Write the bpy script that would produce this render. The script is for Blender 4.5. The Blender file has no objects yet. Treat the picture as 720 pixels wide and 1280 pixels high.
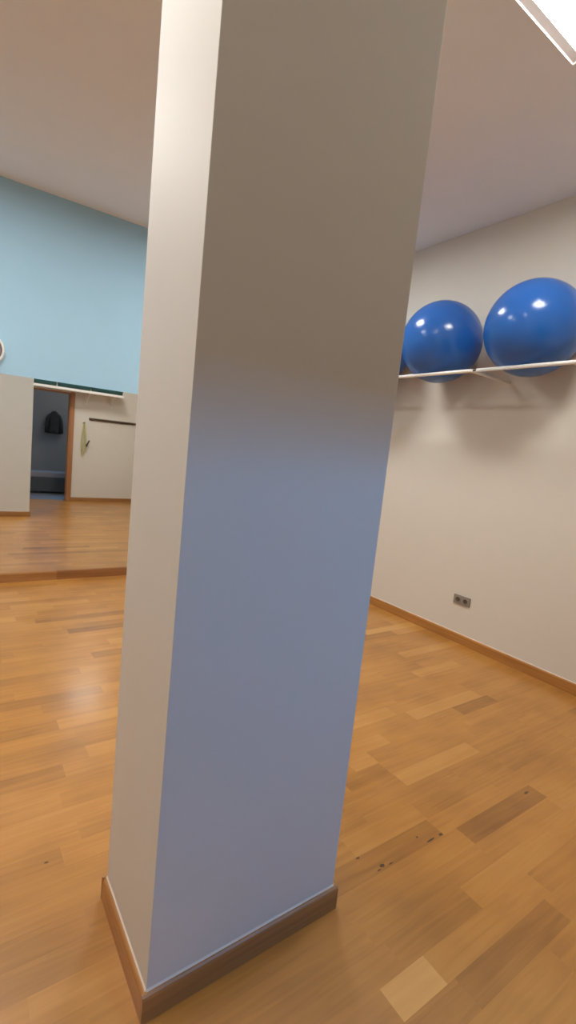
import bpy, bmesh, math, random
from mathutils import Vector, Matrix
random.seed(7)
sc = bpy.context.scene
COL = sc.collection

# ------------------------------------------------------------------ measures
CAM_H = 1.45
X0, X1 = -4.3, 3.516            # left / right wall faces
YB, YF = -0.4957, 4.896         # back / far (mirror) wall faces
H = 3.396
PX0, PX1, PY0, PY1 = 0.417, 1.0285, 0.9786, 1.3483   # pillar
MIRROR_TOP, SKIRT = 1.8437, 0.0884
DX0, DX1, DZ = -0.60, 1.91, 2.115                     # doorway in the back wall, unseen side widened to dim the pillar front
WT = 0.14                                            # back wall thickness
YH = -3.3                                            # end wall of the side room


# ------------------------------------------------------------------ materials
def lin(c):
    return tuple(((v / 255) / 12.92 if v / 255 <= 0.04045 else ((v / 255 + 0.055) / 1.055) ** 2.4) for v in c) + (1,)


def new_mat(name):
    m = bpy.data.materials.new(name)
    m.use_nodes = True
    nt = m.node_tree
    b = nt.nodes['Principled BSDF']
    return m, nt, b


def plain(name, rgb, rough=0.5, metal=0.0, coat=0.0, var=0.04, scale=30.0, bump=0.0, bscale=200.0):
    m, nt, b = new_mat(name)
    tc = nt.nodes.new('ShaderNodeTexCoord')
    n = nt.nodes.new('ShaderNodeTexNoise')
    n.inputs['Scale'].default_value = scale
    n.inputs['Detail'].default_value = 3
    nt.links.new(tc.outputs['Object'], n.inputs['Vector'])
    mr = nt.nodes.new('ShaderNodeMapRange')
    mr.inputs['To Min'].default_value = 1 - var
    mr.inputs['To Max'].default_value = 1 + var
    nt.links.new(n.outputs['Fac'], mr.inputs['Value'])
    mx = nt.nodes.new('ShaderNodeVectorMath')
    mx.operation = 'SCALE'
    mx.inputs[0].default_value = rgb[:3]
    nt.links.new(mr.outputs['Result'], mx.inputs['Scale'])
    nt.links.new(mx.outputs['Vector'], b.inputs['Base Color'])
    b.inputs['Roughness'].default_value = rough
    b.inputs['Metallic'].default_value = metal
    b.inputs['Coat Weight'].default_value = coat
    if bump:
        n2 = nt.nodes.new('ShaderNodeTexNoise')
        n2.inputs['Scale'].default_value = bscale
        nt.links.new(tc.outputs['Object'], n2.inputs['Vector'])
        bp = nt.nodes.new('ShaderNodeBump')
        bp.inputs['Strength'].default_value = bump
        bp.inputs['Distance'].default_value = 0.002
        nt.links.new(n2.outputs['Fac'], bp.inputs['Height'])
        nt.links.new(bp.outputs['Normal'], b.inputs['Normal'])
    return m


def emit(name, rgb, strength):
    m, nt, b = new_mat(name)
    b.inputs['Base Color'].default_value = (.8, .8, .8, 1)
    b.inputs['Emission Color'].default_value = rgb
    b.inputs['Emission Strength'].default_value = strength
    return m


def wood(name, rgb, dark, axis='X', rough=0.4):
    m, nt, b = new_mat(name)
    tc = nt.nodes.new('ShaderNodeTexCoord')
    mp = nt.nodes.new('ShaderNodeMapping')
    s = {'X': (1.5, 45, 45), 'Y': (45, 1.5, 45), 'Z': (45, 45, 1.5)}[axis]
    mp.inputs['Scale'].default_value = s
    n = nt.nodes.new('ShaderNodeTexNoise')
    n.inputs['Scale'].default_value = 1.0
    n.inputs['Detail'].default_value = 5
    n.inputs['Distortion'].default_value = 0.6
    nt.links.new(tc.outputs['Object'], mp.inputs['Vector'])
    nt.links.new(mp.outputs['Vector'], n.inputs['Vector'])
    r = nt.nodes.new('ShaderNodeValToRGB')
    r.color_ramp.elements[0].position = 0.3
    r.color_ramp.elements[0].color = dark
    r.color_ramp.elements[1].position = 0.65
    r.color_ramp.elements[1].color = rgb
    nt.links.new(n.outputs['Fac'], r.inputs['Fac'])
    nt.links.new(r.outputs['Color'], b.inputs['Base Color'])
    b.inputs['Roughness'].default_value = rough
    return m


def floor_material():
    """Oak strip parquet: tone and grain offset come from each strip's own colour attribute."""
    m, nt, b = new_mat('oak_parquet')
    L = nt.links.new
    at = nt.nodes.new('ShaderNodeAttribute')
    at.attribute_name = 'strip'
    sep = nt.nodes.new('ShaderNodeSeparateColor')
    L(at.outputs['Color'], sep.inputs['Color'])
    tc = nt.nodes.new('ShaderNodeTexCoord')
    mp = nt.nodes.new('ShaderNodeMapping')
    mp.inputs['Scale'].default_value = (2.2, 38, 1)
    L(tc.outputs['Object'], mp.inputs['Vector'])
    off = nt.nodes.new('ShaderNodeVectorMath')
    off.operation = 'SCALE'
    off.inputs[0].default_value = (37.0, 91.0, 13.0)
    L(sep.outputs['Green'], off.inputs['Scale'])
    add = nt.nodes.new('ShaderNodeVectorMath')
    L(mp.outputs['Vector'], add.inputs[0])
    L(off.outputs['Vector'], add.inputs[1])
    n = nt.nodes.new('ShaderNodeTexNoise')
    n.inputs['Scale'].default_value = 1.0
    n.inputs['Detail'].default_value = 6
    n.inputs['Distortion'].default_value = 0.8
    L(add.outputs['Vector'], n.inputs['Vector'])
    # broad soft variation along the wood
    n2 = nt.nodes.new('ShaderNodeTexNoise')
    n2.inputs['Scale'].default_value = 3.0
    n2.inputs['Detail'].default_value = 2
    L(tc.outputs['Object'], n2.inputs['Vector'])
    g = nt.nodes.new('ShaderNodeMapRange')
    g.inputs['From Min'].default_value = 0.3
    g.inputs['From Max'].default_value = 0.7
    g.inputs['To Min'].default_value = -0.09
    g.inputs['To Max'].default_value = 0.07
    L(n.outputs['Fac'], g.inputs['Value'])
    g2 = nt.nodes.new('ShaderNodeMapRange')
    g2.inputs['From Min'].default_value = 0.3
    g2.inputs['From Max'].default_value = 0.7
    g2.inputs['To Min'].default_value = -0.08
    g2.inputs['To Max'].default_value = 0.08
    L(n2.outputs['Fac'], g2.inputs['Value'])
    s1 = nt.nodes.new('ShaderNodeMath')
    L(sep.outputs['Red'], s1.inputs[0])
    L(g.outputs['Result'], s1.inputs[1])
    s2 = nt.nodes.new('ShaderNodeMath')
    L(s1.outputs[0], s2.inputs[0])
    L(g2.outputs['Result'], s2.inputs[1])
    r = nt.nodes.new('ShaderNodeValToRGB')
    e = r.color_ramp.elements
    e[0].position = 0.0
    e[0].color = FLOOR_DARK
    e[1].position = 1.0
    e[1].color = FLOOR_LIGHT
    kn = e.new(0.11)
    kn.color = FLOOR_DARK
    e[0].color = (0.10, 0.045, 0.014, 1)
    mid = e.new(0.5)
    mid.color = FLOOR_MID
    L(s2.outputs[0], r.inputs['Fac'])
    L(r.outputs['Color'], b.inputs['Base Color'])
    b.inputs['Roughness'].default_value = 0.36
    b.inputs['Coat Weight'].default_value = 0.4
    b.inputs['Coat Roughness'].default_value = 0.19
    bp = nt.nodes.new('ShaderNodeBump')
    bp.inputs['Strength'].default_value = 0.06
    bp.inputs['Distance'].default_value = 0.002
    L(n.outputs['Fac'], bp.inputs['Height'])
    L(bp.outputs['Normal'], b.inputs['Normal'])
    return m


FLOOR_DARK = (0.23, 0.093, 0.018, 1)
FLOOR_MID = (0.50, 0.224, 0.044, 1)
FLOOR_LIGHT = (0.70, 0.38, 0.115, 1)
M = {}
M['white_wall'] = plain('white_wall_paint', (0.72, 0.68, 0.61), 0.75, var=0.015, scale=6, bump=0.08, bscale=120)
M['pillar_paint'] = plain('pillar_paint', (0.70, 0.69, 0.66), 0.6, var=0.015, scale=6, bump=0.06, bscale=120)
M['ceiling'] = plain('ceiling_paint', (0.85, 0.86, 0.88), 0.85, var=0.015, scale=5)
M['blue_wall'] = plain('light_blue_wall_paint', (0.38, 0.63, 0.82), 0.75, var=0.02, scale=6, bump=0.08, bscale=120)
M['grey_wall'] = plain('grey_side_room_paint', (0.42, 0.42, 0.42), 0.8, var=0.02, scale=6)
M['grey_floor'] = plain('grey_side_room_floor', (0.16, 0.16, 0.17), 0.6, var=0.05, scale=8)
M['floor'] = floor_material()
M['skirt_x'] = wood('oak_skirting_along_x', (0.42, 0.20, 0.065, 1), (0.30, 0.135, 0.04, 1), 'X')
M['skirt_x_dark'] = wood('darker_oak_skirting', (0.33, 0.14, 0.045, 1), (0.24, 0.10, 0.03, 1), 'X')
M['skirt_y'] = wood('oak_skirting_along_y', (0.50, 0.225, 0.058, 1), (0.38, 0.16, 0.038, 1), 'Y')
M['door_wood'] = wood('orange_door_wood', (0.44, 0.20, 0.085, 1), (0.34, 0.145, 0.055, 1), 'Z')
M['caulk'] = plain('white_caulk', (0.80, 0.74, 0.66), 0.6)
M['white_metal'] = plain('white_lacquered_steel', (0.88, 0.86, 0.83), 0.3)
M['lamp_frame'] = plain('lamp_frame_aluminium', (0.72, 0.68, 0.68), 0.45)
M['lamp_lip'] = plain('lamp_lip_white', (0.88, 0.85, 0.82), 0.5)
M['diffuser'] = emit('lit_diffuser', (1.0, 0.985, 0.94, 1), 35.0)
M['dark_plastic'] = plain('dark_plastic', (0.03, 0.028, 0.026), 0.45)
M['socket'] = plain('grey_beige_socket_plastic', (0.27, 0.235, 0.20), 0.4)
M['socket_well'] = plain('dark_socket_well', (0.09, 0.07, 0.055), 0.5)
M['brass'] = plain('brass_contact', (0.45, 0.33, 0.14), 0.35, metal=1.0)
M['ball'] = plain('blue_ball_vinyl', (0.022, 0.125, 0.46), 0.2, var=0.03, scale=4)
M['plug'] = plain('ball_plug', (0.55, 0.56, 0.58), 0.4)
M['clock_rim'] = plain('white_clock_rim', (0.85, 0.85, 0.84), 0.3)
M['clock_face'] = plain('grey_clock_face', (0.55, 0.53, 0.52), 0.4)
M['clock_ring'] = plain('grey_clock_ring', (0.20, 0.19, 0.20), 0.4)
M['mat_teal'] = plain('dark_teal_foam', (0.02, 0.085, 0.085), 0.75, var=0.15, scale=60, bump=0.2, bscale=300)
M['rail_wood'] = wood('dark_brown_rail', (0.10, 0.055, 0.03, 1), (0.045, 0.025, 0.015, 1), 'X')
M['rope'] = plain('pale_yellow_green_rope', (0.62, 0.58, 0.30), 0.7, var=0.12, scale=120)
M['coat'] = plain('dark_fabric', (0.06, 0.06, 0.065), 0.9, var=0.2, scale=20, bump=0.3, bscale=90)
M['bench_pad'] = plain('grey_upholstery', (0.22, 0.205, 0.23), 0.8, var=0.08, scale=40)
M['bench_body'] = plain('dark_bench_body', (0.06, 0.06, 0.065), 0.6)
M['added_pane'] = emit('blue_glow_pane', (0.45, 0.65, 1.0, 1), 1.0)  # glowing pane of the added window
mm, nt_, b_ = new_mat('mirror_glass')
b_.inputs['Base Color'].default_value = (0.86, 0.88, 0.86, 1)
b_.inputs['Metallic'].default_value = 1.0
b_.inputs['Roughness'].default_value = 0.015
M['mirror'] = mm
M['mirror_edge'] = plain('mirror_green_edge', (0.05, 0.12, 0.11), 0.3)


# ------------------------------------------------------------------ mesh helpers
def add_box(bm, lo, hi, mi=0):
    vs = [bm.verts.new((x, y, z)) for x in (lo[0], hi[0]) for y in (lo[1], hi[1]) for z in (lo[2], hi[2])]
    fs = []
    for f in ((0, 1, 3, 2), (4, 6, 7, 5), (0, 4, 5, 1), (2, 3, 7, 6), (0, 2, 6, 4), (1, 5, 7, 3)):
        fc = bm.faces.new([vs[i] for i in f])
        fc.material_index = mi
        fs.append(fc)
    return vs, fs


def box_bm(lo, hi, bev=0.0, seg=2):
    bm = bmesh.new()
    add_box(bm, lo, hi)
    if bev:
        bmesh.ops.bevel(bm, geom=bm.edges[:], offset=bev, segments=seg, profile=0.7, affect='EDGES')
    return bm


def add_tube(bm, pts, r, seg=12, closed=False, caps=True):
    pts = [Vector(p) for p in pts]
    n = len(pts)
    rings = []
    prev = None
    for i, p in enumerate(pts):
        if closed:
            t = (pts[(i + 1) % n] - pts[i - 1]).normalized()
        else:
            t = (pts[min(i + 1, n - 1)] - pts[max(i - 1, 0)]).normalized()
        if prev is None:
            a = t.orthogonal().normalized()
        else:
            a = (prev - t * prev.dot(t)).normalized()
        prev = a
        b = t.cross(a)
        rings.append([bm.verts.new(p + r * (math.cos(2 * math.pi * k / seg) * a + math.sin(2 * math.pi * k / seg) * b)) for k in range(seg)])
    for i in range(n if closed else n - 1):
        A, B = rings[i], rings[(i + 1) % n]
        for k in range(seg):
            f = bm.faces.new((A[k], A[(k + 1) % seg], B[(k + 1) % seg], B[k]))
            f.smooth = True
    if caps and not closed:
        bm.faces.new(rings[0][::-1])
        bm.faces.new(rings[-1])
    return bm


def add_lathe(bm, prof, mat, seg=40):
    """prof: list of (radius, height); mat: 4x4 placing the axis."""
    rings = []
    for r, h in prof:
        if r < 1e-6:
            rings.append([bm.verts.new(mat @ Vector((0, 0, h)))])
        else:
            rings.append([bm.verts.new(mat @ Vector((r * math.cos(2 * math.pi * k / seg), r * math.sin(2 * math.pi * k / seg), h))) for k in range(seg)])
    for A, B in zip(rings, rings[1:]):
        for k in range(seg):
            a = [A[k % len(A)], A[(k + 1) % len(A)]] if len(A) > 1 else [A[0]]
            b = [B[(k + 1) % len(B)], B[k % len(B)]] if len(B) > 1 else [B[0]]
            if len(a) + len(b) >= 3:
                f = bm.faces.new(a + b)
                f.smooth = True
    return bm


def obj(name, bm, mat, parent=None, loc=None):
    bmesh.ops.recalc_face_normals(bm, faces=bm.faces[:])
    me = bpy.data.meshes.new(name)
    bm.to_mesh(me)
    bm.free()
    for m in (mat if isinstance(mat, (list, tuple)) else [mat]):
        me.materials.append(m)
    o = bpy.data.objects.new(name, me)
    COL.objects.link(o)
    if loc is not None:
        o.location = loc
    if parent is not None:
        o.parent = parent
    return o


def thing(name, label, cat, loc=(0, 0, 0), group=None):
    o = bpy.data.objects.new(name, None)
    COL.objects.link(o)
    o.location = loc
    o.empty_display_size = 0.1
    return tag(o, label, cat, group)


def tag(o, label, cat, group=None):
    o['label'] = label
    o['category'] = cat
    if group:
        o['group'] = group
    return o


def struct(name, bm, mat, label=None, cat=None):
    o = obj(name, bm, mat)
    o['kind'] = 'structure'
    if label:
        o['label'] = label
        o['category'] = cat
    return o


def copy_tree(o, parent=None):
    c = o.copy()
    COL.objects.link(c)
    if parent is not None:
        c.parent = parent
    for ch in list(o.children):
        copy_tree(ch, c)
    return c


# ------------------------------------------------------------------ room shell
T = 0.12
# floor: every strip of the parquet is a face of the one floor mesh
bm = bmesh.new()
cl = bm.loops.layers.float_color.new('strip')
RW = 0.09


def strip(x0, x1, y0, y1, tone, z=0.0):
    vs = [bm.verts.new(p) for p in ((x0, y0, z), (x1, y0, z), (x1, y1, z), (x0, y1, z))]
    f = bm.faces.new(vs)
    rnd = random.random()
    for lp in f.loops:
        lp[cl] = (tone, rnd, 0, 1)


# strips measured in the photograph: row index -> [(x start, x end, tone)]
FIXED = {
    -5: [(0.55, 1.205, 0.36), (1.205, 1.71, 0.30), (1.71, 2.3, 0.42)],
    -4: [(0.45, 0.993, 0.40), (0.993, 1.174, 0.80), (1.174, 1.76, 0.50), (1.76, 2.35, 0.42)],
    -3: [(0.4, 1.10, 0.42), (1.10, 1.48, 0.40), (1.48, 2.05, 0.54), (2.05, 2.6, 0.50)],
    -2: [(0.5, 1.07, 0.44), (1.07, 1.70, 0.45), (1.70, 2.25, 0.46), (2.25, 2.8, 0.52)],
    -1: [(0.45, 1.05, 0.42), (1.05, 1.706, 0.48), (1.706, 2.264, 0.25), (2.264, 2.9, 0.50)],
    0: [(0.3, 1.04, 0.46), (1.04, 1.63, 0.33), (1.63, 2.1, 0.50), (2.1, 2.75, 0.45)],
    1: [(0.9, 1.24, 0.42), (1.24, 1.64, 0.52), (1.64, 2.3, 0.44), (2.3, 2.9, 0.42)],
    2: [(0.9, 1.40, 0.45), (1.40, 2.0, 0.46), (2.0, 2.6, 0.44)],
    3: [(0.9, 1.72, 0.46), (1.72, 2.28, 0.66), (2.28, 2.8, 0.47)],
    4: [(0.9, 1.46, 0.52), (1.46, 1.715, 0.36), (1.715, 2.4, 0.47), (2.4, 2.9, 0.44)],
    5: [(0.95, 1.57, 0.46), (1.57, 1.72, 0.62), (1.72, 2.45, 0.44)],
    7: [(1.3, 2.21, 0.47), (2.21, 2.85, 0.66), (2.85, 3.3, 0.50)],
    19: [(2.3, 2.86, 0.5), (2.86, 3.50, 0.85)],
}
k0 = int(math.floor((YB - 0.2 - 0.99) / RW))
k1 = int(math.ceil((YF + 0.05 - 0.99) / RW))
xl, xr = X0 - 0.02, X1 + 0.02
for k in range(k0, k1):
    y0 = 0.99 + RW * k
    y1 = y0 + RW
    y0, y1 = max(y0, YB - WT), min(y1, YF + 0.02)
    if y1 <= y0:
        continue
    fixed = FIXED.get(k, [])
    segs = []
    fx0 = fixed[0][0] if fixed else None

    def fill(a, b):
        x = a
        while x < b - 1e-6:
            ln = random.choice((0.38, 0.46, 0.52, 0.6, 0.66, 0.72)) + random.uniform(-.04, .04)
            nx = x + ln
            if b - nx < 0.2:
                nx = b
            t = random.gauss(0.47, 0.04)
            if random.random() < 0.07:
                t += 0.17
            elif random.random() < 0.08:
                t -= 0.13
            segs.append((x, min(nx, b), t))
            x = nx
    if fixed:
        fill(xl - random.uniform(0, .5), fixed[0][0])
        segs += fixed
        fill(fixed[-1][1], xr)
    else:
        fill(xl - random.uniform(0, .5), xr)
    for a, b, t in segs:
        a, b = max(a, xl), min(b, xr)
        if b > a:
            strip(a, b, y0, y1, t)


def knot(x, y, rx, ry, n=9):
    vs = []
    for i in range(n):
        a = 2 * math.pi * i / n
        q = random.uniform(0.7, 1.1)
        vs.append(bm.verts.new((x + rx * q * math.cos(a), y + ry * q * math.sin(a), 0.0004)))
    f = bm.faces.new(vs)
    for lp in f.loops:
        lp[cl] = (-0.45, random.random(), 0, 1)


for q in ((1.300, 1.008, .012, .007), (1.335, 0.999, .012, .003), (1.241, 1.076, .009, .004), (1.275, 1.0, .01, .003),
          (1.56, 0.999, .03, .004), (1.62, 0.998, .012, .007), (1.52, 1.035, .006, .004), (2.20, 0.965, .02, .006),
          (0.2809, 1.575, .007, .005)):
    knot(*q)
me_floor = struct('floor', bm, M['floor'])
bm = bmesh.new()
add_box(bm, (X0 - T, YB - WT, -0.1), (X1 + T, YF + T, -0.002))
struct('floor_slab', bm, M['grey_floor'])

struct('ceiling', box_bm((X0 - T, YB - WT, H), (X1 + T, YF + T, H + T)), M['ceiling'])
struct('wall_right', box_bm((X1, YB - WT, 0), (X1 + T, YF + T, H)), M['white_wall'])
struct('wall_left', box_bm((X0 - T, YB - WT, 0), (X0, YF + T, H)), M['white_wall'])
struct('wall_far', box_bm((X0, YF, 0), (X1, YF + T, H)), M['blue_wall'])
bm = bmesh.new()
add_box(bm, (X0, YB - WT, 0), (DX0, YB, H))
add_box(bm, (DX1, YB - WT, 0), (X1, YB, H))
add_box(bm, (DX0, YB - WT, DZ), (DX1, YB, H))
struct('wall_back', bm, M['white_wall'])

# side room behind the doorway
SX0, SX1 = -1.2, 3.6
bm = bmesh.new()
add_box(bm, (SX0, YH, -0.08), (SX1, YB - WT, 0.0))
struct('floor_side_room', bm, M['grey_floor'])
struct('ceiling_side_room', box_bm((SX0, YH, H), (SX1, YB - WT, H + T)), M['grey_wall'])
struct('wall_side_room_left', box_bm((SX0 - T, YH, 0), (SX0, YB - WT, H)), M['grey_wall'])
struct('wall_side_room_right', box_bm((SX1, YH, 0), (SX1 + T, YB - WT, H)), M['grey_wall'])
WX0, WX1, WZ0, WZ1 = 2.10, 3.10, 2.76, 3.26          # unseen high window, added to carry the blue light
bm = bmesh.new()
add_box(bm, (SX0, YH - T, 0), (SX1, YH, WZ0))
add_box(bm, (SX0, YH - T, WZ1), (SX1, YH, H))
add_box(bm, (SX0, YH - T, WZ0), (WX0, YH, WZ1))
add_box(bm, (WX1, YH - T, WZ0), (SX1, YH, WZ1))
struct('wall_side_room_back', bm, M['grey_wall'])
bm = bmesh.new()
for lo, hi in (((WX0, YH - .07, WZ0), (WX1, YH - .03, WZ0 + .02)), ((WX0, YH - .07, WZ1 - .02), (WX1, YH - .03, WZ1)),
               ((WX0, YH - .07, WZ0 + .02), (WX0 + .02, YH - .03, WZ1 - .02)), ((WX1 - .02, YH - .07, WZ0 + .02), (WX1, YH - .03, WZ1 - .02))):
    add_box(bm, lo, hi)
w = struct('added_window_1', bm, M['white_metal'])  # window made up as a body for the added blue light
obj('pane', box_bm((WX0 + .02, YH - .055, WZ0 + .02), (WX1 - .02, YH - .045, WZ1 - .02)), M['added_pane'], w)

# doorway lining and casing
bm = bmesh.new()
LT = 0.025
add_box(bm, (DX0, YB - WT, 0), (DX0 + LT, YB, DZ))
add_box(bm, (DX1 - LT, YB - WT, 0), (DX1, YB, DZ))
add_box(bm, (DX0 + LT, YB - WT, DZ - LT), (DX1 - LT, YB, DZ))
d = struct('door_1', bm, M['door_wood'])
CW = 0.075
obj('casing', box_bm((DX1 - .01, YB, 0), (DX1 - .01 + CW, YB + .016, DZ + .012), .004), M['door_wood'], d)
obj('casing', box_bm((DX0 + .01 - CW, YB, 0), (DX0 + .01, YB + .016, DZ + .012), .004), M['door_wood'], d)


# ------------------------------------------------------------------ skirting boards
def skirt_bm(a, b, depth_dir, h=0.08, t=0.013):
    """board from a to b (2-D points on the wall face), standing out along depth_dir; rounded top edge."""
    a, b, n = Vector(a), Vector(b), Vector(depth_dir)
    prof = [(0, 0), (t, 0), (t, h - .012), (t * .85, h - .005), (t * .5, h - .001), (0, h)]
    bm = bmesh.new()
    rings = []
    for p in (a, b):
        rings.append([bm.verts.new((p.x + n.x * q, p.y + n.y * q, z)) for q, z in prof])
    m = len(prof)
    for i in range(m):
        bm.faces.new((rings[0][i], rings[0][(i + 1) % m], rings[1][(i + 1) % m], rings[1][i]))
    bm.faces.new(rings[0][::-1])
    bm.faces.new(rings[1])
    return bm


def caulk_bm(a, b, n, z):
    bm = bmesh.new()
    a, b, n = Vector(a), Vector(b), Vector(n)
    rings = [[bm.verts.new((p.x + n.x * q, p.y + n.y * q, zz)) for q, zz in ((0, z - .001), (.0035, z - .001), (0, z + .0045))] for p in (a, b)]
    for i in range(3):
        bm.faces.new((rings[0][i], rings[0][(i + 1) % 3], rings[1][(i + 1) % 3], rings[1][i]))
    bm.faces.new(rings[0][::-1])
    bm.faces.new(rings[1])
    return bm


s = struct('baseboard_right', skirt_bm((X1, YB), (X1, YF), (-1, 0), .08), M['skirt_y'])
obj('caulk_line', caulk_bm((X1, YB), (X1, YF), (-1, 0), .08), M['caulk'], s)
JX = 0.846
struct('baseboard_far', skirt_bm((X0, YF), (JX, YF), (0, -1), SKIRT, .02), M['skirt_x'])
struct('baseboard_far.001', skirt_bm((JX + .001, YF), (X1 - .013, YF), (0, -1), SKIRT, .02), M['skirt_x_dark'])
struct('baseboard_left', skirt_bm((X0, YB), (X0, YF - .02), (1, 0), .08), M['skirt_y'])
struct('baseboard_back', skirt_bm((DX1 + CW - .01, YB), (X1 - .013, YB), (0, 1), .08), M['skirt_x'])
struct('baseboard_back.001', skirt_bm((X0 + .013, YB), (DX0 - CW + .01, YB), (0, 1), .08), M['skirt_x'])

# ------------------------------------------------------------------ the pillar
pil = thing('pillar', 'square-edged pale painted pillar with a wooden skirting, standing in the middle of the room', 'pillar', ((PX0 + PX1) / 2, (PY0 + PY1) / 2, 0))
cx, cy = (PX0 + PX1) / 2, (PY0 + PY1) / 2
hx, hy = (PX1 - PX0) / 2, (PY1 - PY0) / 2
obj('shaft', box_bm((-hx, -hy, 0), (hx, hy, H), .002, 2), M['pillar_paint'], pil)
t = 0.013
PH = 0.079
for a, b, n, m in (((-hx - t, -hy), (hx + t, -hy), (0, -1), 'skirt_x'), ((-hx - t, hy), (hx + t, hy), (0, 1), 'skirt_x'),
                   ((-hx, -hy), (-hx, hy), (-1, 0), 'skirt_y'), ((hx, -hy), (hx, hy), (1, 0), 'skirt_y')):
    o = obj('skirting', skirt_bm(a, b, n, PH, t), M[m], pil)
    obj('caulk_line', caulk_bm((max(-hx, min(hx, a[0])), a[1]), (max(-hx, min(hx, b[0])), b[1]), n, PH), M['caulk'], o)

# ------------------------------------------------------------------ mirror
bm = box_bm((X0 + .6, YF - .006, SKIRT + .0005), (3.0, YF - .0005, MIRROR_TOP))
for f in bm.faces:
    f.material_index = 0 if f.normal.y < -.5 or f.calc_center_median().y < YF - .0055 else 1
mi = obj('wall_mirror', bm, [M['mirror'], M['mirror_edge']])
tag(mi, 'wide frameless wall mirror standing on the skirting below the light blue wall', 'mirror')

# ------------------------------------------------------------------ ceiling panels
def make_panel(label, group, loc):
    p = thing('ceiling_light_panel', label, 'ceiling light', loc, group)
    a = 0.30
    lip = bmesh.new()
    for i in range(4):
        R = Matrix.Rotation(i * math.pi / 2, 4, 'Z')
        # mitred lip: a low wall round the panel with a sloped inner face
        prof = [(a, 0), (a, -.019), (a - .004, -.019), (a - .007, -.010), (a - .007, 0)]
        r0 = [lip.verts.new(R @ Vector((q, -q, z))) for q, z in prof]
        r1 = [lip.verts.new(R @ Vector((q, q, z))) for q, z in prof]
        for j in range(5):
            lip.faces.new((r0[j], r0[(j + 1) % 5], r1[(j + 1) % 5], r1[j]))
    obj('lip', lip, M['lamp_lip'], p)
    fr = bmesh.new()
    for i in range(4):
        R = Matrix.Rotation(i * math.pi / 2, 4, 'Z')
        prof = [(a - .007, 0), (a - .007, -.0115), (a - .040, -.004), (a - .040, 0)]
        r0 = [fr.verts.new(R @ Vector((q, -q, z))) for q, z in prof]
        r1 = [fr.verts.new(R @ Vector((q, q, z))) for q, z in prof]
        for j in range(4):
            fr.faces.new((r0[j], r0[(j + 1) % 4], r1[(j + 1) % 4], r1[j]))
    obj('frame', fr, M['lamp_frame'], p)
    obj('diffuser', box_bm((-a + .040, -a + .040, -.0035), (a - .040, a - .040, -.0005)), M['diffuser'], p)
    return p


pa = make_panel('square white lit ceiling panel at the upper right corner of the photo', 'square lit ceiling panels', (2.078, 1.12, H))
for (x, y), lb in zip(((2.0, 3.4), (-0.2, 3.4), (-0.2, 1.17), (-2.4, 3.4)),
                      ('lit ceiling panel behind the pillar, nearest the corner of mirror wall and ball wall',
                       'lit ceiling panel to the left of the pillar, towards the mirror wall',
                       'lit ceiling panel close beside the left face of the pillar',
                       'unseen lit ceiling panel added to brighten the far left part of the room')):  # last panel is unseen, added to brighten the left side
    c = copy_tree(pa)
    c.location = (x, y, H)
    c['label'] = lb

# ------------------------------------------------------------------ ball rack on the right wall
RR = 0.013
BX = X1 - 0.323
RX0, RX1, RZ = 3.027, BX + (BX - 3.027), 2.143


def rack(name, label, y0, y1, arms, end_arm):
    r = thing(name, label, 'wall rack', (X1, (y0 + y1) / 2, RZ), 'white ball racks on the right wall')
    oy = (y0 + y1) / 2

    def loc(x, y, z=0.0):
        return (x - X1, y - oy, z)
    bm = bmesh.new()
    if end_arm:   # the tube bends round and runs back to the wall
        pts = [loc(RX0, y1)]
        rad = 0.035
        pts += [loc(RX0, y0 + rad)]
        for i in range(1, 7):
            a = i / 6 * math.pi / 2
            pts.append(loc(RX0 + rad * (1 - math.cos(a)), y0 + rad * (1 - math.sin(a))))
        pts.append(loc(X1 - .002, y0))
        add_tube(bm, pts, RR, 14)
    else:
        add_tube(bm, [loc(RX0, y0), loc(RX0, y1)], RR, 14)
    obj('front_rail', bm, M['white_metal'], r)
    for y in arms:
        a = obj('arm', add_tube(bmesh.new(), [loc(RX0, y), loc(X1 - .002, y)], RR * .9, 14), M['white_metal'], r)
    for y in arms:
        obj('wall_plate', box_bm(loc(X1 - .006, y - .02, -.04), loc(X1 - .0003, y + .02, .04), .002), M['white_metal'], r)
    return r


rack('wall_ball_rack', 'white tube rack on the right wall under the farther blue ball, beside the pillar', 2.192, 4.3, (3.75,), True)
ra = rack('wall_ball_rack', 'white tube rack on the right wall under the nearer, larger looking blue ball', 0.45, 2.150, (1.50, .75), False)
obj('rail_connector', add_tube(bmesh.new(), [(RX0 - X1, 2.149 - 1.3, 0), (RX0 - X1, 2.18 - 1.3, 0)], .006, 12), M['dark_plastic'], ra)


# balls
def ball_bm(R):
    bm = bmesh.new()
    prof = []
    N = 64
    for i in range(N + 1):
        a = math.pi * i / N - math.pi / 2
        rr = R * (1 + 0.0006 * math.cos(a * 40) * math.cos(a))     # faint moulded ridges
        prof.append((max(0.0, rr * math.cos(a)) if 0 < i < N else 0.0, rr * math.sin(a)))
    add_lathe(bm, prof, Matrix.Rotation(math.radians(62), 4, 'Y') @ Matrix.Rotation(.4, 4, 'X'), 96)
    return bm


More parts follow.
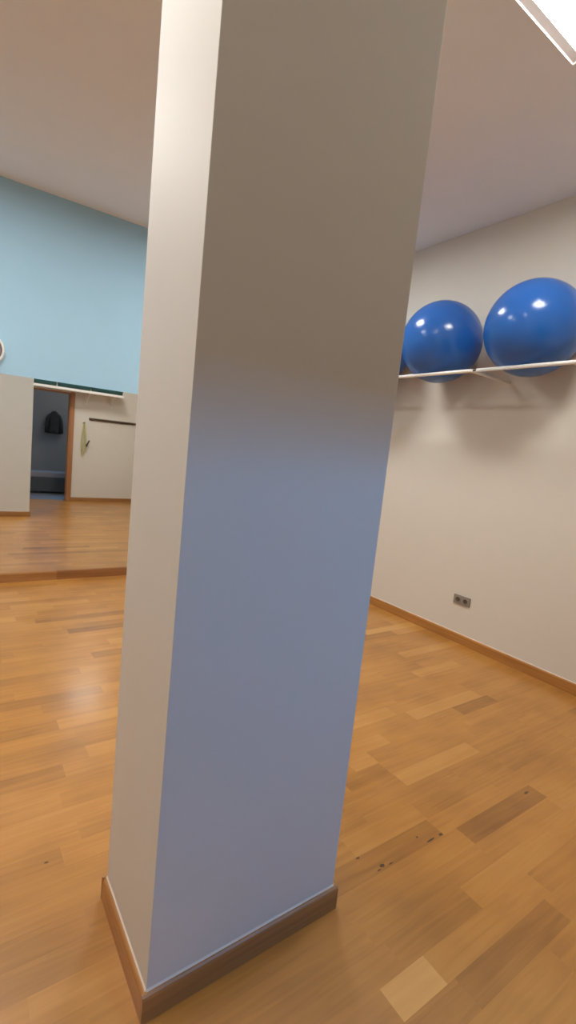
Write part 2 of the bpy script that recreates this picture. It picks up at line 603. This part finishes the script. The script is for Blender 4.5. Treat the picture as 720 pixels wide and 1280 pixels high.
R = 0.313
BZ = RZ + math.sqrt((R + RR) ** 2 - (BX - RX0) ** 2)
balls = [(2.632, 'blue exercise ball on the white rack, the whole one nearer the pillar'),
         (1.879, 'blue exercise ball on the white rack at the right edge of the photo, looking largest'),
         (3.375, 'blue exercise ball on the white rack, mostly hidden behind the pillar')]
bl = None
for y, lb in balls:
    if bl is None:
        bl = thing('exercise_ball', lb, 'exercise ball', (BX, y, BZ - R), 'blue exercise balls on the wall racks')
        obj('shell', ball_bm(R), M['ball'], bl, (0, 0, R))
        c = bl
        mt = Matrix.Translation((0, 0, R)) @ Matrix.Rotation(math.radians(62), 4, 'Y') @ Matrix.Rotation(.4, 4, 'X') @ Matrix.Translation((0, 0, R - .002))
        obj('valve_plug', add_lathe(bmesh.new(), [(0, -.004), (.009, -.004), (.009, .003), (.007, .004), (0, .004)], mt, 20), M['plug'], bl)
    else:
        c = copy_tree(bl)
        c.location = (BX, y, BZ - R)
        c['label'] = lb

# ------------------------------------------------------------------ double socket
so = thing('double_wall_socket', 'grey double wall socket low on the right wall below the blue balls', 'wall socket', (X1, 2.308, 0.362))
obj('plate', box_bm((-.011, -.078, -.038), (-.0003, .078, .038), .003), M['socket'], so)
for y in (-.036, .036):
    mt = Matrix.Translation((-.0105, y, 0)) @ Matrix.Rotation(-math.pi / 2, 4, 'Y')
    o = obj('socket_insert', add_lathe(bmesh.new(), [(.0275, -.002), (.0275, .0015), (.026, .0025), (.0205, .0025), (.0195, .001)], mt, 36), M['socket'], so)
    w_ = obj('socket_well', add_lathe(bmesh.new(), [(.0200, .0012), (.019, .0006), (0, .0006)], mt, 36), M['socket_well'], o)
    pins = bmesh.new()
    for dy in (-.0095, .0095):
        add_lathe(pins, [(0, .0012), (.0028, .0012), (.0028, .0005)], mt @ Matrix.Translation((0, dy, 0)), 14)
    obj('pin_holes', pins, M['dark_plastic'], o)

# ------------------------------------------------------------------ clock on the blue wall
CR = 0.135
ck = thing('wall_clock', 'round white-rimmed wall clock on the light blue wall above the mirror', 'clock', (0.232, YF, 2.03))
RY = Matrix.Rotation(math.pi / 2, 4, 'X')
obj('rim', add_lathe(bmesh.new(), [(CR - .018, .012), (CR - .018, .032), (CR - .012, .040), (CR - .004, .036), (CR, .026), (CR, .0005)], RY, 64), M['clock_rim'], ck)
obj('face', add_lathe(bmesh.new(), [(0, .014), (CR - .017, .014), (CR - .017, .001)], RY, 64), M['clock_face'], ck)
obj('inner_ring', add_lathe(bmesh.new(), [(CR - .031, .0143), (CR - .031, .016), (CR - .0185, .016), (CR - .0185, .0143)], RY, 64), M['clock_ring'], ck)
for ln, wd, ang in ((.055, .008, 50), (.085, .006, 200)):
    hb = box_bm((-wd / 2, -.019, -.012), (wd / 2, -.0165, ln))
    bmesh.ops.rotate(hb, verts=hb.verts, cent=(0, 0, 0), matrix=Matrix.Rotation(math.radians(ang), 3, 'Y'))
    obj('hand', hb, M['dark_plastic'], ck)

# ------------------------------------------------------------------ things on the back wall (seen in the mirror)
sh = thing('wall_shelf', 'long white wall shelf above the doorway, seen in the mirror', 'shelf', (1.9, YB, 2.13))
SD = 0.34
obj('board', box_bm((-1.0, .0005, 0), (.91, SD, .045), .003), M['white_metal'], sh)
for x in (-.85, .28, .75):
    b = bmesh.new()
    add_box(b, (x - .012, .0005, -.20), (x + .012, .012, 0))
    add_box(b, (x - .012, .012, -.012), (x + .012, .30, 0))
    vs = [b.verts.new(q) for q in ((x - .006, .012, -.19), (x - .006, .26, -.012), (x - .006, .012, -.012), (x + .006, .012, -.19), (x + .006, .26, -.012), (x + .006, .012, -.012))]
    for f in ((0, 1, 2), (3, 5, 4), (0, 3, 4, 1), (1, 4, 5, 2), (2, 5, 3, 0)):
        b.faces.new([vs[i] for i in f])
    obj('bracket', b, M['white_metal'], sh)


def mat_bm(R, L):
    """a rolled mat: spiral of foam extruded along X."""
    b = bmesh.new()
    n, turns, th = 110, 6.0, 0.009
    outer, inner = [], []
    for i in range(n):
        f = i / (n - 1)
        a = f * turns * 2 * math.pi
        r = .012 + (R - .012) * f
        outer.append((r * math.cos(a), r * math.sin(a)))
        inner.append(((r - th) * math.cos(a), (r - th) * math.sin(a)))
    rows = [[b.verts.new((x, p[0], p[1] + R)) for p in pl] for x in (0, L) for pl in (outer, inner)]
    o0, i0, o1, i1 = rows
    for i in range(n - 1):
        for q in ((o0[i], o0[i + 1], o1[i + 1], o1[i]), (i0[i], i1[i], i1[i + 1], i0[i + 1]), (o0[i], i0[i], i0[i + 1], o0[i + 1]), (o1[i], o1[i + 1], i1[i + 1], i1[i])):
            fc = b.faces.new(q)
    for i in (0, n - 1):
        b.faces.new((o0[i], o1[i], i1[i], i0[i]))
    return b


m0 = None
for x, lb in ((2.22, 'dark teal rolled mat nearest the free end of the shelf seen in the mirror'),
              (1.62, 'dark teal rolled mat, the middle one on the shelf seen in the mirror'),
              (1.02, 'dark teal rolled mat on the mirrored shelf, next to the pillar reflection')):
    if m0 is None:
        m0 = obj('rolled_mat', mat_bm(.075, .57), M['mat_teal'])
        c = m0
    else:
        c = m0.copy()
        COL.objects.link(c)
    c.location = (x, YB + SD - .09, 2.1755)
    tag(c, lb, 'mat', 'rolled mats on the back wall shelf')

# hook rail
hr = thing('coat_hook_rail', 'dark brown hook rail seen in the mirror to the right of the door frame', 'hook rail', (2.85, YB, 1.655))
obj('rail', box_bm((-.60, .0005, -.024), (.64, .02, .024), .004), M['rail_wood'], hr)
for i in range(11):
    x = -.54 + i * .113
    pts = [(x, .018, -.008), (x, .045, -.014), (x, .058, -.03), (x, .066, -.015), (x, .068, .006)]
    obj('hook', add_tube(bmesh.new(), pts, .005, 8), M['dark_plastic'], hr)

# rope in loops
rp = thing('skipping_rope', 'pale yellow-green rope hanging in loops beside the hook rail, seen in the mirror', 'rope', (2.16, YB, 1.56))
peg = add_tube(bmesh.new(), [(0, .003, .0), (0, .055, .004), (0, .065, .02)], .006, 10)
add_lathe(peg, [(0, .004), (.02, .004), (.022, 0), (0, 0)], Matrix.Rotation(-math.pi / 2, 4, 'X'), 20)
obj('hanger', peg, M['dark_plastic'], rp)
bm = bmesh.new()
for i, (ln, wd, dy, dx) in enumerate(((.62, .05, .012, 0), (.56, .065, .02, .01), (.66, .035, .028, -.012), (.50, .055, .036, .015), (.60, .045, .044, -.006))):
    pts = []
    for k in range(36):
        a = 2 * math.pi * k / 36
        zz = -ln / 2 + ln / 2 * math.cos(a)
        pts.append((dx * (-zz / ln) + wd * math.sin(a) * (0.25 + .75 * (-zz / ln)), dy, zz + .012))
    add_tube(bm, pts, .007, 8, closed=True)
obj('loops', bm, M['rope'], rp)
obj('handle', add_lathe(bmesh.new(), [(0, 0), (.013, .002), (.015, .02), (.012, .10), (.014, .13), (0, .135)], Matrix.Translation((.045, .062, -.45)) @ Matrix.Rotation(.45, 4, 'Y'), 16), M['dark_plastic'], rp)

# ------------------------------------------------------------------ side room furniture
bc = thing('storage_bench', 'low grey padded bench in the dim room behind the doorway', 'bench', (1.72, -1.75, 0))
b = bmesh.new()
add_box(b, (-.45, -.2, .06), (.45, .2, .34))
obj('body', b, M['bench_body'], bc)
obj('cushion', box_bm((-.46, -.21, .34), (.46, .21, .46), .03, 3), M['bench_pad'], bc)
for x in (-.4, .4):
    for y in (-.15, .15):
        obj('leg', box_bm((x - .02, y - .02, 0), (x + .02, y + .02, .06)), M['dark_plastic'], bc)

ct = thing('hanging_coat', 'dark coat hanging on the wall of the dim room behind the doorway', 'coat', (2.05, YH, 0))
obj('wall_peg', add_tube(bmesh.new(), [(0, .0005, 1.80), (0, .07, 1.80), (0, .085, 1.82)], .008, 10), M['white_metal'], ct)
b = bmesh.new()
rows = []
for z, w_, dp, sx in ((1.805, .02, .02, 0), (1.77, .07, .05, 0), (1.70, .12, .07, 0), (1.58, .13, .09, 0), (1.45, .125, .09, .01), (1.35, .14, .10, -.01), (1.26, .15, .11, 0)):
    ring = []
    for k in range(28):
        a = 2 * math.pi * k / 28
        fold = 1 + .12 * math.sin(5 * a + z * 2) * max(0, (1.75 - z))
        ring.append(b.verts.new((sx + w_ * fold * math.cos(a), .095 + dp * .75 * fold * math.sin(a), z)))
    rows.append(ring)
for A, B in zip(rows, rows[1:]):
    for k in range(28):
        f = b.faces.new((A[k], A[(k + 1) % 28], B[(k + 1) % 28], B[k]))
        f.smooth = True
b.faces.new(rows[0])
b.faces.new(rows[-1][::-1])
obj('body', b, M['coat'], ct)
for sgn in (-1, 1):
    obj('sleeve', add_tube(bmesh.new(), [(sgn * .09, .1, 1.71), (sgn * .14, .1, 1.62), (sgn * .165, .11, 1.48), (sgn * .17, .12, 1.27)], .038, 14), M['coat'], ct)

# ------------------------------------------------------------------ light
def area(name, loc, target, sx, sy, power, rgb, spread=180):
    l = bpy.data.lights.new(name, 'AREA')
    l.shape = 'RECTANGLE'
    l.size, l.size_y = sx, sy
    l.energy = power
    l.color = rgb
    l.spread = math.radians(spread)
    o = bpy.data.objects.new(name, l)
    COL.objects.link(o)
    o.location = loc
    o.rotation_euler = (Vector(target) - Vector(loc)).to_track_quat('-Z', 'Y').to_euler()
    return o


# added blue light at an unseen, made-up window, tinting the pillar's lower front
area('added_blue_light', ((WX0 + WX1) / 2, YH + .02, (WZ0 + WZ1) / 2), (.75, .98, .75), .92, .44, 24, (.05, .42, 1.0), 80)

# unseen lamp added to brighten the side room in the mirror
sl = thing('added_side_room_lamp', 'unseen round lamp added to brighten the dim room behind the doorway', 'ceiling light', (2.9, -1.9, H))
obj('lamp_base', add_lathe(bmesh.new(), [(.17, 0), (.17, -.02), (.16, -.022), (0, -.022)], Matrix.Identity(4), 40), M['white_metal'], sl)
obj('lamp_shade', add_lathe(bmesh.new(), [(.155, -.022), (.15, -.05), (.10, -.075), (0, -.082)], Matrix.Identity(4), 40), emit('added_lamp_glow', (1.0, .9, .76, 1), 34.0), sl)

wd = bpy.data.worlds.new('World')
sc.world = wd
wd.use_nodes = True
wd.node_tree.nodes['Background'].inputs['Color'].default_value = (.4, .5, .7, 1)
wd.node_tree.nodes['Background'].inputs['Strength'].default_value = .05

# ------------------------------------------------------------------ camera
F, YAW, PIT, ROL = 601.84, 0.6187, 0.1268, 0.1044
fw = Vector((math.sin(YAW) * math.cos(PIT), math.cos(YAW) * math.cos(PIT), -math.sin(PIT)))
r = Vector((math.cos(YAW), -math.sin(YAW), 0))
u = r.cross(fw)
Rv = math.cos(ROL) * r + math.sin(ROL) * u
Uv = -math.sin(ROL) * r + math.cos(ROL) * u
cam = bpy.data.cameras.new('camera')
co = bpy.data.objects.new('camera', cam)
COL.objects.link(co)
co.matrix_world = Matrix(((Rv.x, Uv.x, -fw.x, 0), (Rv.y, Uv.y, -fw.y, 0), (Rv.z, Uv.z, -fw.z, CAM_H), (0, 0, 0, 1)))
cam.sensor_fit = 'VERTICAL'
cam.sensor_height = 36
cam.lens = F / 1280 * 36
cam.clip_start = 0.02
sc.camera = co

vs = sc.view_settings
vs.view_transform = 'Standard'
vs.look = 'None'
vs.exposure = 0.0
vs.gamma = 1
vs.use_curve_mapping = False
sc.cycles.use_denoising = True
sc.cycles.max_bounces = 12
sc.cycles.diffuse_bounces = 6
sc.cycles.sample_clamp_indirect = 6
